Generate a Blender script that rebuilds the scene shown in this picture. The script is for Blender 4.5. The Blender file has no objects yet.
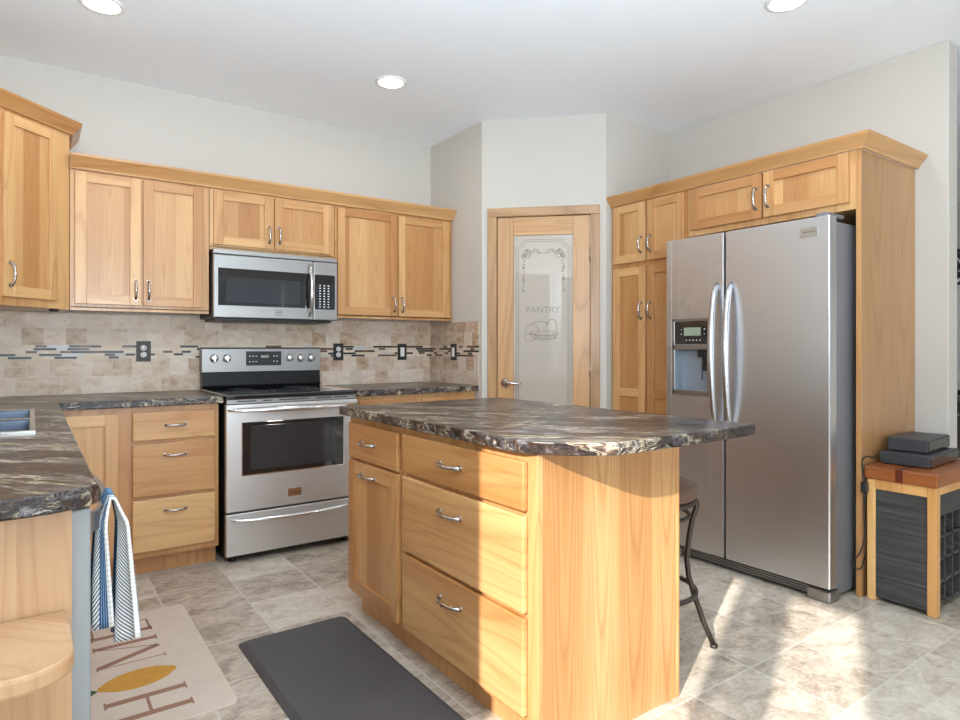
import bpy, bmesh, math, random
from mathutils import Vector, Matrix
random.seed(7)
S = bpy.context.scene
COL = S.collection
PI = math.pi

# ------------------------------------------------------------------ camera
cd = bpy.data.cameras.new('camera'); cam = bpy.data.objects.new('camera', cd); COL.objects.link(cam)
F_PX = 631.88
cd.sensor_fit = 'HORIZONTAL'; cd.sensor_width = 36.0; cd.lens = F_PX / 960 * 36.0
cam.location = (-0.8524, -4.2386, 1.175)
cam.rotation_euler = (PI / 2, 0, -0.6171)
cd.shift_y = -(360 - 347.97) / 960
cd.clip_start = 0.05
S.camera = cam

# ------------------------------------------------------------------ view, world, sun, fill lights
S.view_settings.view_transform = 'Standard'; S.view_settings.look = 'None'
S.view_settings.gamma = 1; S.view_settings.use_curve_mapping = False
S.view_settings.exposure = 0.16
W = bpy.data.worlds.new('world'); S.world = W; W.use_nodes = True
W.node_tree.nodes['Background'].inputs[0].default_value = (0.82, 0.91, 1.0, 1)
W.node_tree.nodes['Background'].inputs[1].default_value = .45
S.cycles.max_bounces = 10; S.cycles.diffuse_bounces = 6; S.cycles.glossy_bounces = 5
S.cycles.transparent_max_bounces = 12
S.cycles.sample_clamp_indirect = 6

def light(name, kind, loc, energy, color=(1, 1, 1), size=None, size_y=None, direction=None, **kw):
    l = bpy.data.lights.new(name, kind); l.energy = energy; l.color = color
    o = bpy.data.objects.new(name, l); COL.objects.link(o); o.location = loc
    if kind == 'AREA':
        l.shape = 'RECTANGLE' if size_y else 'DISK'; l.size = size
        if size_y: l.size_y = size_y
    if direction is not None:
        o.rotation_euler = Vector(direction).to_track_quat('-Z', 'Y').to_euler()
    for k, v in kw.items(): setattr(l, k, v)
    return o
SUN_EL = math.radians(29); SUN_AZ = math.radians(25)
sun = light('sun', 'SUN', (-6, -6, 6), 7.4, (1.0, 0.96, 0.90),
            direction=(math.cos(SUN_AZ) * math.cos(SUN_EL), math.sin(SUN_AZ) * math.cos(SUN_EL), -math.sin(SUN_EL)))
sun.data.angle = math.radians(0.8)
light('rear_fill', 'AREA', (0.1, -6.50, .95), 58, (0.78, 0.90, 1.0), 3.0, 1.1, (-.05, 1, -.06))  # added fill just inside the rear window, stands in for daylight
light('ceiling_bounce_fill', 'AREA', (-0.4, -4.4, 1.45), 138, (0.74, 0.88, 1.0), .8, .8, (-.05, .4, 1))  # added fill aimed upward, lights the room off the ceiling
light('other_room_fill', 'AREA', (5.4, -6.50, 1.2), 22, (0.76, 0.89, 1.0), 2.4, 1.2, (0, .6, 1))  # added fill that brightens the next room

# ------------------------------------------------------------------ node helpers
class N:
    def __init__(s, name):
        s.m = bpy.data.materials.new(name); s.m.use_nodes = True
        s.t = s.m.node_tree; s.b = s.t.nodes['Principled BSDF']; s.out = s.t.nodes['Material Output']
    def n(s, typ, **kw):
        x = s.t.nodes.new('ShaderNode' + typ)
        for k, v in kw.items():
            if k.startswith('i_'): s.put(x.inputs[k[2:]], v)
            else: setattr(x, k, v)
        return x
    def put(s, sock, v):
        if isinstance(v, bpy.types.NodeSocket): s.t.links.new(v, sock)
        else: sock.default_value = v
    def math(s, op, a, b=0.0, c=0.0):
        x = s.t.nodes.new('ShaderNodeMath'); x.operation = op
        for i, v in enumerate((a, b, c)): s.put(x.inputs[i], v)
        return x.outputs[0]
    def vmul(s, v, vec):
        x = s.t.nodes.new('ShaderNodeVectorMath'); x.operation = 'MULTIPLY'
        s.put(x.inputs[0], v); s.put(x.inputs[1], vec); return x.outputs[0]
    def vadd(s, v, w):
        x = s.t.nodes.new('ShaderNodeVectorMath'); x.operation = 'ADD'
        s.put(x.inputs[0], v); s.put(x.inputs[1], w); return x.outputs[0]
    def xyz(s, v):
        x = s.t.nodes.new('ShaderNodeSeparateXYZ'); s.put(x.inputs[0], v); return x.outputs
    def comb(s, a, b, c):
        x = s.t.nodes.new('ShaderNodeCombineXYZ')
        for i, v in enumerate((a, b, c)): s.put(x.inputs[i], v)
        return x.outputs[0]
    def noise(s, v, scale=1, detail=3, rough=.5, dist=0):
        x = s.t.nodes.new('ShaderNodeTexNoise'); s.put(x.inputs['Vector'], v)
        x.inputs['Scale'].default_value = scale; x.inputs['Detail'].default_value = detail
        x.inputs['Roughness'].default_value = rough; x.inputs['Distortion'].default_value = dist
        return x.outputs[0]
    def white(s, v):
        x = s.t.nodes.new('ShaderNodeTexWhiteNoise'); x.noise_dimensions = '3D'; s.put(x.inputs['Vector'], v)
        return x.outputs['Value']
    def ramp(s, f, stops, interp='LINEAR'):
        x = s.t.nodes.new('ShaderNodeValToRGB'); x.color_ramp.interpolation = interp
        e = x.color_ramp.elements
        while len(e) < len(stops): e.new(0.5)
        for i, (p, c) in enumerate(stops):
            e[i].position = p; e[i].color = c if len(c) == 4 else (*c, 1)
        s.put(x.inputs[0], f); return x.outputs[0]
    def mix(s, f, a, b, mode='MIX'):
        x = s.t.nodes.new('ShaderNodeMix'); x.data_type = 'RGBA'; x.blend_type = mode
        s.put(x.inputs[0], f)
        for i, v in ((6, a), (7, b)):
            s.put(x.inputs[i], v if isinstance(v, bpy.types.NodeSocket) else (*v[:3], 1))
        return x.outputs[2]
    def coord(s, rnd=True, which='Object'):
        v = s.t.nodes.new('ShaderNodeTexCoord').outputs[which]
        if rnd:
            r = s.t.nodes.new('ShaderNodeObjectInfo').outputs['Random']
            k = s.math('MULTIPLY', r, 37.0)
            v = s.vadd(v, s.comb(k, s.math('MULTIPLY', k, 1.7), s.math('MULTIPLY', k, .6)))
        return v
    def rnd(s): return s.t.nodes.new('ShaderNodeObjectInfo').outputs['Random']
    def bump(s, h, strength=.2, dist=.002):
        x = s.t.nodes.new('ShaderNodeBump'); x.inputs['Strength'].default_value = strength
        x.inputs['Distance'].default_value = dist; s.put(x.inputs['Height'], h)
        s.t.links.new(x.outputs[0], s.b.inputs['Normal'])
    def set(s, **kw):
        for k, v in kw.items():
            k = {'base': 'Base Color', 'rough': 'Roughness', 'metal': 'Metallic', 'coat': 'Coat Weight', 'spec': 'Specular IOR Level',
                 'trans': 'Transmission Weight', 'ior': 'IOR', 'emit': 'Emission Color', 'es': 'Emission Strength', 'alpha': 'Alpha',
                 'crough': 'Coat Roughness', 'aniso': 'Anisotropic'}[k]
            if isinstance(v, tuple) and len(v) == 3: v = (*v, 1)
            s.put(s.b.inputs[k], v)
        return s

def srgb(r, g, b):
    f = lambda c: (c / 255) / 12.92 if c / 255 <= .04045 else ((c / 255 + .055) / 1.055) ** 2.4
    return (f(r), f(g), f(b))
def plain(name, rgb, rough=.5, metal=0, **kw):
    return N(name).set(base=rgb, rough=rough, metal=metal, **kw).m

def wood(name, axis, light_c, dark_c, stave=0.0, tone=.12, rings=9.0, across=None, ring=.22):
    """axis 'z' grain runs vertically, 'h' grain runs horizontally; stave > 0 lays planks of that width side by side"""
    w = N(name); v = w.coord(True)
    raw = w.t.nodes.new('ShaderNodeTexCoord').outputs['Object']
    x, y, z = w.xyz(v)
    X, Y, Z = w.xyz(raw)
    if across == 'z': ac = Z
    else: ac = w.math('ADD', X, Y)
    if stave:
        q = w.math('DIVIDE', ac, stave); cell = w.math('FLOOR', q)
        loc = w.math('ABSOLUTE', w.math('SUBTRACT', w.math('FRACT', q), .5))
        cr = w.white(w.comb(cell, w.math('MULTIPLY', w.rnd(), 91.0), 3.0))
        shift = w.comb(w.math('MULTIPLY', cr, 11.0), w.math('MULTIPLY', cr, 7.0), w.math('MULTIPLY', cr, 5.0))
        v = w.vadd(v, shift)
    else:
        cr = w.rnd()
    if axis == 'z': sv = w.vmul(v, (5.5, 5.5, .55)); fv = w.vmul(v, (120, 120, 3.0))
    else: sv = w.vmul(v, (.6, .6, 6.0)); fv = w.vmul(v, (3.0, 3.0, 120))
    n1 = w.noise(sv, 1.0, 2.0, .45, .5)
    if stave and axis == 'z':
        cath = w.math('ADD', w.math('MULTIPLY', Z, .55), w.math('MULTIPLY', w.math('MULTIPLY', loc, loc), -4.2))
        n1 = w.math('ADD', w.math('MULTIPLY', n1, .75), w.math('ADD', cath, w.math('MULTIPLY', cr, 3.0)))
    rg = w.math('FRACT', w.math('MULTIPLY', n1, rings * .8))
    line = w.ramp(rg, [(0, (1, 1, 1)), (.12, (.25, .25, .25)), (.5, (0, 0, 0)), (.86, (.35, .35, .35)), (1, (1, 1, 1))])
    fine = w.noise(fv, 1.0, 2, .5)
    broad = w.noise(sv, .55, 1, .5)
    f = w.math('ADD', w.math('MULTIPLY', line, ring), w.math('MULTIPLY', fine, .30))
    f = w.math('ADD', f, w.math('MULTIPLY', w.math('SUBTRACT', broad, .5), .9))
    f = w.math('ADD', f, w.math('MULTIPLY', w.math('SUBTRACT', cr, .5), tone * 4))
    f = w.math('ADD', f, .10)
    mid = tuple((a * b) ** .5 for a, b in zip(light_c, dark_c))
    c = w.ramp(f, [(0, light_c), (.45, mid), (1, dark_c)])
    w.set(base=c, rough=.38, coat=.25, crough=.25)
    w.bump(fine, .12, .0006)
    return w.m

LT, DK = srgb(212, 166, 112), srgb(154, 96, 48)
M = {}
M['wv'] = wood('hickory_vertical', 'z', LT, DK)
M['wh'] = wood('hickory_horizontal', 'h', LT, DK)
M['wp'] = wood('hickory_panel', 'z', LT, DK, stave=.13, tone=.11, ring=.2)
M['ws'] = wood('hickory_staves', 'z', LT, srgb(150, 96, 50), stave=.155, tone=.07, rings=6, ring=.30)
M['wd'] = wood('hickory_drawer', 'h', LT, DK, rings=11)
M['veneer'] = wood('hickory_veneer', 'z', srgb(204, 166, 126), srgb(166, 122, 84), stave=.31, tone=.06, rings=4)
M['veneer_end'] = wood('hickory_end_veneer', 'z', srgb(190, 146, 98), srgb(142, 98, 60), stave=.31, tone=.05, rings=5, ring=.25)
M['doorwood'] = wood('door_wood', 'z', srgb(200, 154, 106), srgb(146, 98, 58), ring=.3)
M['casing'] = wood('casing_wood', 'z', srgb(210, 172, 126), srgb(146, 104, 66), ring=.4)
M['casing_h'] = wood('casing_wood_across', 'h', srgb(210, 172, 126), srgb(146, 104, 66), ring=.4)
M['gap'] = plain('shadow_gap_brown', srgb(96, 62, 36), .7)
M['pine'] = wood('table_pine', 'z', srgb(232, 182, 116), srgb(190, 126, 66))
M['butcher'] = wood('butcher_block', 'h', srgb(194, 122, 62), srgb(128, 66, 28), rings=9, ring=.35)
M['butcher_dark'] = plain('walnut_strip', srgb(96, 40, 24), .35)

def brushed(name, rgb, rough, along='z', amt=.1):
    w = N(name); v = w.coord(False)
    sc = {'z': (260, 260, 2), 'h': (2, 2, 300)}[along]
    nz = w.noise(w.vmul(v, sc), 1, 2, .6)
    w.set(base=rgb, metal=1.0, rough=w.math('ADD', rough, w.math('MULTIPLY', w.math('SUBTRACT', nz, .5), amt)))
    w.bump(nz, .05, .0003)
    return w.m
M['steel'] = brushed('brushed_steel', srgb(162, 159, 156), .42, 'h')
M['steel_f'] = brushed('brushed_steel_door', srgb(208, 208, 210), .37, 'h')
M['steel_sink'] = plain('sink_steel', srgb(120, 130, 146), .3, 1)
M['steel_oven'] = brushed('brushed_steel_oven', srgb(216, 213, 210), .42, 'h')
M['steel_side'] = plain('grey_painted_steel', srgb(128, 128, 132), .45, .3)
M['chrome'] = plain('polished_metal', srgb(225, 224, 222), .14, 1)
M['handle_steel'] = plain('satin_handle_steel', srgb(196, 196, 200), .26, 1)
M['nickel'] = plain('satin_nickel', srgb(190, 184, 178), .22, 1)
M['black_glass'] = plain('black_glass', (.012, .012, .014), .06, 0, coat=1.0)
M['black'] = plain('black_plastic', (.016, .016, .017), .4)
M['gloss_black'] = plain('gloss_black_enamel', (.010, .010, .011), .22, 0, spec=.3)
M['darkgrey'] = plain('dark_grey_plastic', (.045, .045, .05), .42)
M['window_grey'] = plain('smoked_window', srgb(46, 49, 53), .10, 0, coat=.9)
M['lcd'] = plain('lcd_screen', srgb(150, 160, 140), .3)
M['white_print'] = plain('white_print', (.75, .75, .75), .5)
M['white_plastic'] = plain('white_plastic', (.78, .77, .75), .35)
M['bronze'] = plain('bronze_plate', srgb(52, 44, 40), .45, .3)
M['trimwhite'] = plain('white_trim_paint', srgb(236, 236, 234), .4)

def wall_mat(name, rgb, bump=.25, rough=.7):
    w = N(name); v = w.coord(False)
    n = w.noise(v, 90, 3, .6)
    w.set(base=w.mix(w.noise(v, 2, 2, .5), rgb, tuple(c * .965 for c in rgb)), rough=rough); w.bump(n, bump, .0015)
    return w.m
M['wall'] = wall_mat('wall_paint', srgb(203, 197, 188))
M['ceiling'] = wall_mat('ceiling_texture', srgb(246, 250, 255), .8)

def laminate():
    w = N('dark_marbled_laminate'); v = w.coord(False)
    x, y, z = w.xyz(v)
    # veins run slantwise along the worktop
    u = w.comb(w.math('ADD', w.math('MULTIPLY', x, .9), w.math('MULTIPLY', y, -.9)), w.math('ADD', w.math('MULTIPLY', x, 3.6), w.math('MULTIPLY', y, 3.6)), w.math('MULTIPLY', z, 7.0))
    wn = w.t.nodes.new('ShaderNodeTexNoise'); w.put(wn.inputs['Vector'], u); wn.inputs['Scale'].default_value = 1.3; wn.inputs['Detail'].default_value = 5
    uw = w.vadd(u, w.vmul(wn.outputs['Color'], (1.9, 1.9, 1.9)))
    base = w.ramp(w.noise(uw, 2.4, 7, .68, .5), [(.38, srgb(16, 14, 15)), (.45, srgb(40, 31, 28)), (.485, srgb(76, 60, 50)), (.52, srgb(30, 26, 27)), (.57, srgb(72, 66, 66)), (.65, srgb(126, 122, 122))])
    rust = w.ramp(w.noise(w.vadd(uw, (9, 3, 1)), 1.9, 5, .65, .4), [(.54, (0, 0, 0)), (.68, (1, 1, 1))])
    c = w.mix(w.math('MULTIPLY', rust, .5), base, srgb(126, 84, 58))
    v1 = w.noise(uw, 2.6, 6, .6, .8)
    vein = w.ramp(w.math('ABSOLUTE', w.math('SUBTRACT', v1, .5)), [(0, (1, 1, 1)), (.010, (.6, .6, .6)), (.03, (0, 0, 0))])
    gate = w.ramp(w.noise(w.vadd(u, (4, 4, 4)), 1.7, 3, .6), [(.46, (0, 0, 0)), (.54, (1, 1, 1))])
    c = w.mix(w.math('MULTIPLY', w.math('MULTIPLY', vein, gate), .8), c, srgb(222, 206, 176))
    v2 = w.noise(w.vadd(uw, (17, 5, 2)), 2.0, 6, .62, .6)
    blotch = w.ramp(v2, [(.60, (0, 0, 0)), (.66, (1, 1, 1))])
    c = w.mix(w.math('MULTIPLY', blotch, .7), c, srgb(206, 190, 160))
    sp = w.noise(v, 70, 3, .7)
    c = w.mix(w.ramp(sp, [(.55, (0, 0, 0)), (.75, (.4, .4, .4))]), c, srgb(150, 148, 150))
    w.set(base=c, rough=.28, spec=.32); return w.m
M['laminate'] = laminate()

def floor_mat():
    w = N('stone_look_floor_tile'); v = w.coord(False)
    x, y, z = w.xyz(v)
    T = 1 / 3
    qx = w.math('DIVIDE', w.math('ADD', x, .033 + 20 * T), T); qy = w.math('DIVIDE', w.math('ADD', y, -.0797 + 20 * T), T)
    cx, cy = w.math('FLOOR', qx), w.math('FLOOR', qy)
    cr = w.white(w.comb(cx, cy, 1.0))
    g = .011
    def edge(q): return w.math('LESS_THAN', w.math('SUBTRACT', .5, w.math('ABSOLUTE', w.math('SUBTRACT', w.math('FRACT', q), .5))), g)
    grout = w.math('MAXIMUM', edge(qx), edge(qy))
    sh = w.vadd(v, w.comb(w.math('MULTIPLY', cr, 23.0), w.math('MULTIPLY', cr, 57.0), 0.0))
    n1 = w.noise(w.vmul(sh, (1, 1.5, 1)), 7, 8, .72, .9); n2 = w.noise(w.vmul(sh, (1, 1.6, 1)), 34, 5, .75, .3)
    f = w.math('ADD', w.math('MULTIPLY', n1, .75), w.math('MULTIPLY', n2, .35))
    f = w.math('ADD', f, w.math('MULTIPLY', w.math('SUBTRACT', cr, .5), .16))
    c = w.ramp(f, [(.34, srgb(128, 114, 100)), (.46, srgb(170, 155, 138)), (.56, srgb(194, 181, 164)), (.70, srgb(214, 204, 190))])
    c = w.mix(w.math('MULTIPLY', grout, .8), c, srgb(206, 197, 186))
    w.set(base=c, rough=w.math('ADD', .32, w.math('MULTIPLY', n2, .2)), spec=.4)
    w.bump(w.math('SUBTRACT', n1, w.math('MULTIPLY', grout, .6)), .12, .002)
    return w.m
M['floor'] = floor_mat()

def tile_mat():
    w = N('travertine_tile_with_mosaic_band'); v = w.coord(False)
    x, y, z = w.xyz(v)
    s = w.math('SUBTRACT', x, y)          # runs on round the corner
    def grid(zz0, h, off):
        pass
    zl = w.math('SUBTRACT', z, .914)
    up = w.math('GREATER_THAN', z, 1.192)
    # rows: two of .098 below the band, two of .094 above
    zr = w.math('ADD', w.math('MULTIPLY', up, w.math('SUBTRACT', w.math('DIVIDE', w.math('SUBTRACT', z, 1.192), .094), 0.0)),
                w.math('MULTIPLY', w.math('SUBTRACT', 1.0, up), w.math('DIVIDE', zl, .0985)))
    row = w.math('ADD', w.math('FLOOR', zr), w.math('MULTIPLY', up, 5.0))
    q = w.math('ADD', w.math('DIVIDE', w.math('ADD', s, 10.0), .1015), w.math('MULTIPLY', w.white(w.comb(row, 7.0, 2.0)), 1.0))
    cell = w.math('FLOOR', q)
    cr = w.white(w.comb(cell, row, 5.0)); cr2 = w.white(w.comb(cell, row, 9.0))
    e1 = w.math('SUBTRACT', .5, w.math('ABSOLUTE', w.math('SUBTRACT', w.math('FRACT', q), .5)))
    e2 = w.math('SUBTRACT', .5, w.math('ABSOLUTE', w.math('SUBTRACT', w.math('FRACT', zr), .5)))
    grout = w.math('LESS_THAN', w.math('MINIMUM', e1, e2), .02)
    sh = w.vadd(v, w.comb(w.math('MULTIPLY', cr, 13.0), 0.0, w.math('MULTIPLY', cr, 31.0)))
    n1 = w.noise(w.vmul(sh, (1, 1, 1.8)), 12, 5, .6, .4)
    f = w.math('ADD', w.math('MULTIPLY', n1, .9), w.math('MULTIPLY', cr, .36))
    c = w.ramp(f, [(.30, srgb(158, 124, 96)), (.48, srgb(188, 160, 134)), (.66, srgb(208, 186, 164)), (.9, srgb(218, 202, 186))])
    c = w.mix(w.math('MULTIPLY', w.math('GREATER_THAN', cr2, .84), .22), c, srgb(150, 128, 112))
    pit = w.ramp(w.noise(sh, 55, 2, .5), [(.27, (1, 1, 1)), (.31, (0, 0, 0))])
    c = w.mix(w.math('MULTIPLY', pit, .5), c, srgb(120, 96, 80))
    c = w.mix(w.math('MULTIPLY', grout, .55), c, srgb(206, 192, 176))
    # mosaic band, five rows of thin strips of changing length
    b = w.math('DIVIDE', w.math('SUBTRACT', z, 1.112), .016)
    brow = w.math('FLOOR', b)
    bq = w.math('ADD', w.math('DIVIDE', w.math('ADD', s, 10.0), .052), w.math('MULTIPLY', w.white(w.comb(brow, 3.0, 3.0)), 7.0))
    bc = w.math('FLOOR', bq)
    pair = w.math('FLOOR', w.math('DIVIDE', bq, 2.0))
    long_ = w.math('GREATER_THAN', w.white(w.comb(pair, brow, 8.0)), .55)
    idc = w.math('ADD', w.math('MULTIPLY', long_, w.math('MULTIPLY', pair, 2.0)), w.math('MULTIPLY', w.math('SUBTRACT', 1.0, long_), bc))
    k = w.white(w.comb(idc, brow, 4.0))
    bcol = w.ramp(k, [(0, srgb(30, 18, 16)), (.24, srgb(96, 58, 44)), (.40, srgb(190, 188, 186)), (.43, srgb(206, 184, 160)), (.7, srgb(216, 198, 178))], 'CONSTANT')
    be = w.math('SUBTRACT', .5, w.math('ABSOLUTE', w.math('SUBTRACT', w.math('FRACT', b), .5)))
    bcol = w.mix(w.math('LESS_THAN', be, .09), bcol, srgb(204, 186, 164))
    inb = w.math('MULTIPLY', w.math('GREATER_THAN', z, 1.112), w.math('LESS_THAN', z, 1.192))
    c = w.mix(inb, c, bcol)
    dark = w.math('MULTIPLY', inb, w.math('LESS_THAN', k, .43))
    w.set(base=c, rough=w.math('SUBTRACT', .5, w.math('MULTIPLY', dark, .12)))
    w.bump(w.math('SUBTRACT', 1.0, grout), .25, .001)
    return w.m
M['tile'] = tile_mat()

def glass_pane():
    w = N('window_glass'); t = w.n('BsdfTransparent'); g = w.n('BsdfGlossy'); g.inputs['Roughness'].default_value = .02
    mx = w.n('MixShader'); mx.inputs[0].default_value = .06
    w.t.links.new(t.outputs[0], mx.inputs[1]); w.t.links.new(g.outputs[0], mx.inputs[2]); w.t.links.new(mx.outputs[0], w.out.inputs[0])
    return w.m
M['glass'] = glass_pane()
M['frosted'] = N('frosted_glass').set(base=srgb(204, 192, 178), rough=.42, trans=.3, coat=1.0, crough=.03, ior=1.35).m
M['etch'] = plain('etched_glass', srgb(166, 154, 142), .6)
def fabric(name, c1, c2, period, axis_w, rough=.9):
    w = N(name); v = w.coord(False); x, y, z = w.xyz(v)
    a = {'z': z, 'y': y, 'x': x}[axis_w]
    f = w.math('FRACT', w.math('DIVIDE', a, period))
    w.set(base=w.ramp(f, [(0, c1), (.46, c1), (.54, c2), (.96, c2), (1, c1)]), rough=rough, spec=.1)
    return w.m
M['leather'] = plain('stool_suede', srgb(108, 84, 68), .8)
M['iron'] = plain('stool_iron', srgb(84, 76, 70), .4, .75)

# ------------------------------------------------------------------ mesh helpers
class MB:
    def __init__(s): s.bm = bmesh.new(); s.M = Matrix.Identity(4); s.mi = 0
    def frame(s, o, u, n):
        """local x along u, local y along n (outward), local z up"""
        u = Vector(u).normalized(); n = Vector(n).normalized(); w = Vector((0, 0, 1))
        s.M = Matrix(((u.x, n.x, w.x, o[0]), (u.y, n.y, w.y, o[1]), (u.z, n.z, w.z, o[2]), (0, 0, 0, 1)))
        return s
    def _fin(s, geom, bevel, seg=1):
        vs = [g for g in geom if isinstance(g, bmesh.types.BMVert)]
        fs = list({f for v in vs for f in v.link_faces})
        for f in fs: f.material_index = s.mi
        bmesh.ops.transform(s.bm, matrix=s.M, verts=vs)
        bmesh.ops.recalc_face_normals(s.bm, faces=fs)
        if bevel:
            es = list({e for v in vs for e in v.link_edges if len(e.link_faces) == 2 and e.calc_face_angle(0) > .6})
            r = bmesh.ops.bevel(s.bm, geom=es, offset=bevel, segments=seg, affect='EDGES', profile=.5)
            for f in r['faces']: f.material_index = s.mi
    def box(s, x0, x1, y0, y1, z0, z1, bevel=0, seg=1):
        x0, x1 = sorted((x0, x1)); y0, y1 = sorted((y0, y1)); z0, z1 = sorted((z0, z1))
        r = bmesh.ops.create_cube(s.bm, size=1)
        for v in r['verts']:
            v.co = Vector((x0 + (v.co.x + .5) * (x1 - x0), y0 + (v.co.y + .5) * (y1 - y0), z0 + (v.co.z + .5) * (z1 - z0)))
        s._fin(r['verts'], bevel, seg); return s
    def prism(s, poly, z0, z1, bevel=0, seg=1, holes=()):
        vs, es = [], []
        for ring in (poly, *holes):
            rv = [s.bm.verts.new((p[0], p[1], z0)) for p in ring]
            es += [s.bm.edges.new((rv[i], rv[(i + 1) % len(rv)])) for i in range(len(rv))]; vs += rv
        if holes:
            fs = [g for g in bmesh.ops.triangle_fill(s.bm, use_beauty=True, edges=es)['geom'] if isinstance(g, bmesh.types.BMFace)]
        else: fs = [s.bm.faces.new(vs)]
        r = bmesh.ops.extrude_face_region(s.bm, geom=fs)
        nv = [g for g in r['geom'] if isinstance(g, bmesh.types.BMVert)]
        for v in nv: v.co.z = z1
        s._fin(vs + nv, bevel, seg); return s
    def extrude(s, poly, axis, a0, a1, bevel=0):
        """profile poly in the plane across axis ('x': (y,z), 'y': (x,z)), extruded from a0 to a1"""
        mk = (lambda a, p: (a, p[0], p[1])) if axis == 'x' else (lambda a, p: (p[0], a, p[1]))
        A = [s.bm.verts.new(mk(a0, p)) for p in poly]; B = [s.bm.verts.new(mk(a1, p)) for p in poly]
        n = len(poly)
        s.bm.faces.new(A); s.bm.faces.new(B[::-1])
        for i in range(n): s.bm.faces.new((A[i], B[i], B[(i + 1) % n], A[(i + 1) % n]))
        s._fin(A + B, bevel); return s
    def tube(s, pts, r, seg=10, flat=None, closed=False):
        pts = [Vector(p) for p in pts]; n = len(pts)
        rs = r if isinstance(r, (list, tuple)) else [r] * n
        rings = []; up = None
        for i, p in enumerate(pts):
            a = pts[(i - 1) % n] if (closed or i) else p; b = pts[(i + 1) % n] if (closed or i < n - 1) else p
            t = (b - a).normalized()
            if up is None: up = t.orthogonal().normalized()
            up = (up - t * up.dot(t)).normalized(); sd = t.cross(up)
            rings.append([s.bm.verts.new(p + (up * math.cos(k * 2 * PI / seg) + sd * math.sin(k * 2 * PI / seg) * (flat or 1)) * rs[i]) for k in range(seg)])
        m = n if closed else n - 1
        for i in range(m):
            A, B = rings[i], rings[(i + 1) % n]
            for k in range(seg):
                f = s.bm.faces.new((A[k], A[(k + 1) % seg], B[(k + 1) % seg], B[k])); f.smooth = True
        if not closed: s.bm.faces.new(rings[0][::-1]); s.bm.faces.new(rings[-1])
        s._fin([v for R in rings for v in R], 0); return s
    def lathe(s, prof, c=(0, 0, 0), axis='z', seg=28):
        """prof = [(radius, height)...] closed at the axis ends"""
        rings = []
        for r, h in prof:
            R = []
            for k in range(seg):
                a = 2 * PI * k / seg; q = (r * math.cos(a), r * math.sin(a), h)
                if axis == 'y': q = (q[0], h, q[1])
                if axis == 'x': q = (h, q[0], q[1])
                R.append(s.bm.verts.new((q[0] + c[0], q[1] + c[1], q[2] + c[2])))
            rings.append(R)
        for A, B in zip(rings, rings[1:]):
            for k in range(seg):
                f = s.bm.faces.new((A[k], A[(k + 1) % seg], B[(k + 1) % seg], B[k])); f.smooth = True
        s.bm.faces.new(rings[0][::-1]); s.bm.faces.new(rings[-1])
        s._fin([v for R in rings for v in R], 0); return s
    def build(s, name, mats, parent=None, label=None):
        me = bpy.data.meshes.new(name)
        if parent is not None:
            p = parent; off = Vector((0, 0, 0))
            while p is not None: off += p.location; p = p.parent
            bmesh.ops.translate(s.bm, verts=s.bm.verts, vec=-off)
        bmesh.ops.recalc_face_normals(s.bm, faces=s.bm.faces)
        s.bm.to_mesh(me); s.bm.free()
        for m in (mats if isinstance(mats, (list, tuple)) else [mats]): me.materials.append(M[m] if isinstance(m, str) else m)
        o = bpy.data.objects.new(name, me); COL.objects.link(o)
        if parent is not None: o.parent = parent
        if label: o['label'] = label
        return o

def thing(name, loc, label, cat, group=None):
    o = bpy.data.objects.new(name, None); COL.objects.link(o); o.location = loc; o.empty_display_size = .1
    return tag(o, label, cat, group)
def tag(o, label, cat, group=None):
    o['label'] = label; o['category'] = cat
    if group: o['group'] = group
    return o
def settle(o):
    """give a one-mesh thing an origin at its own base"""
    me = o.data; xs = [v.co for v in me.vertices]
    c = Vector(((min(v.x for v in xs) + max(v.x for v in xs)) / 2, (min(v.y for v in xs) + max(v.y for v in xs)) / 2, min(v.z for v in xs)))
    me.transform(Matrix.Translation(-c)); o.location = c; return o
def struct(mb, name, mat):
    o = mb.build(name, mat); o['kind'] = 'structure'; return o
def dup(root, loc, label=None):
    r = root.copy(); COL.objects.link(r); r.location = loc
    if label: r['label'] = label
    for ch in list(root.children):
        c = ch.copy(); COL.objects.link(c); c.parent = r
        for g in ch.children:
            d = g.copy(); COL.objects.link(d); d.parent = c
    return r

# ================================================================== SETTING
CE = 2.743; XL = -1.40; XR = 2.945; YB = -6.6
struct(MB().box(-1.6, 7.6, -6.8, .2, -.1, 0), 'floor', 'floor')
struct(MB().box(-1.6, 7.6, -6.8, .2, CE, CE + .1), 'ceiling', 'ceiling')
struct(MB().box(-1.6, 7.6, 0, .12, 0, CE), 'wall_back', 'wall')
# left wall with a wide window opening beyond the sink run
w = MB(); WY0, WY1, WZ0, WZ1 = -4.63, -3.414, .82, 2.20
w.box(XL - .12, XL, WY1, -2.0, 0, CE).box(XL - .12, XL, -.85, 0, 0, CE).box(XL - .12, XL, -2.0, -.85, 0, 1.10).box(XL - .12, XL, -2.0, -.85, 2.12, CE); w.box(XL - .12, XL, YB - .2, WY0, 0, CE)
w.box(XL - .12, XL, WY0, WY1, 0, WZ0); w.box(XL - .12, XL, WY0, WY1, WZ1, CE)
struct(w, 'wall_left', 'wall')
w = MB(); t = .03
for y0, y1 in ((-4.28, -4.15), (-4.115, -4.06)): w.box(XL - .07, XL - .01, y0, y1, WZ0, WZ1)  # narrower bar added to cast a dark streak across the floor
w.box(XL - .09, XL - .02, WY0, WY1, WZ0, WZ0 + t)
w.box(XL - .004, XL + .015, WY1, WY1 + .07, WZ0 - .07, WZ1 + .07).box(XL - .004, XL + .015, WY0 - .07, WY0, WZ0 - .07, WZ1 + .07)
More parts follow.
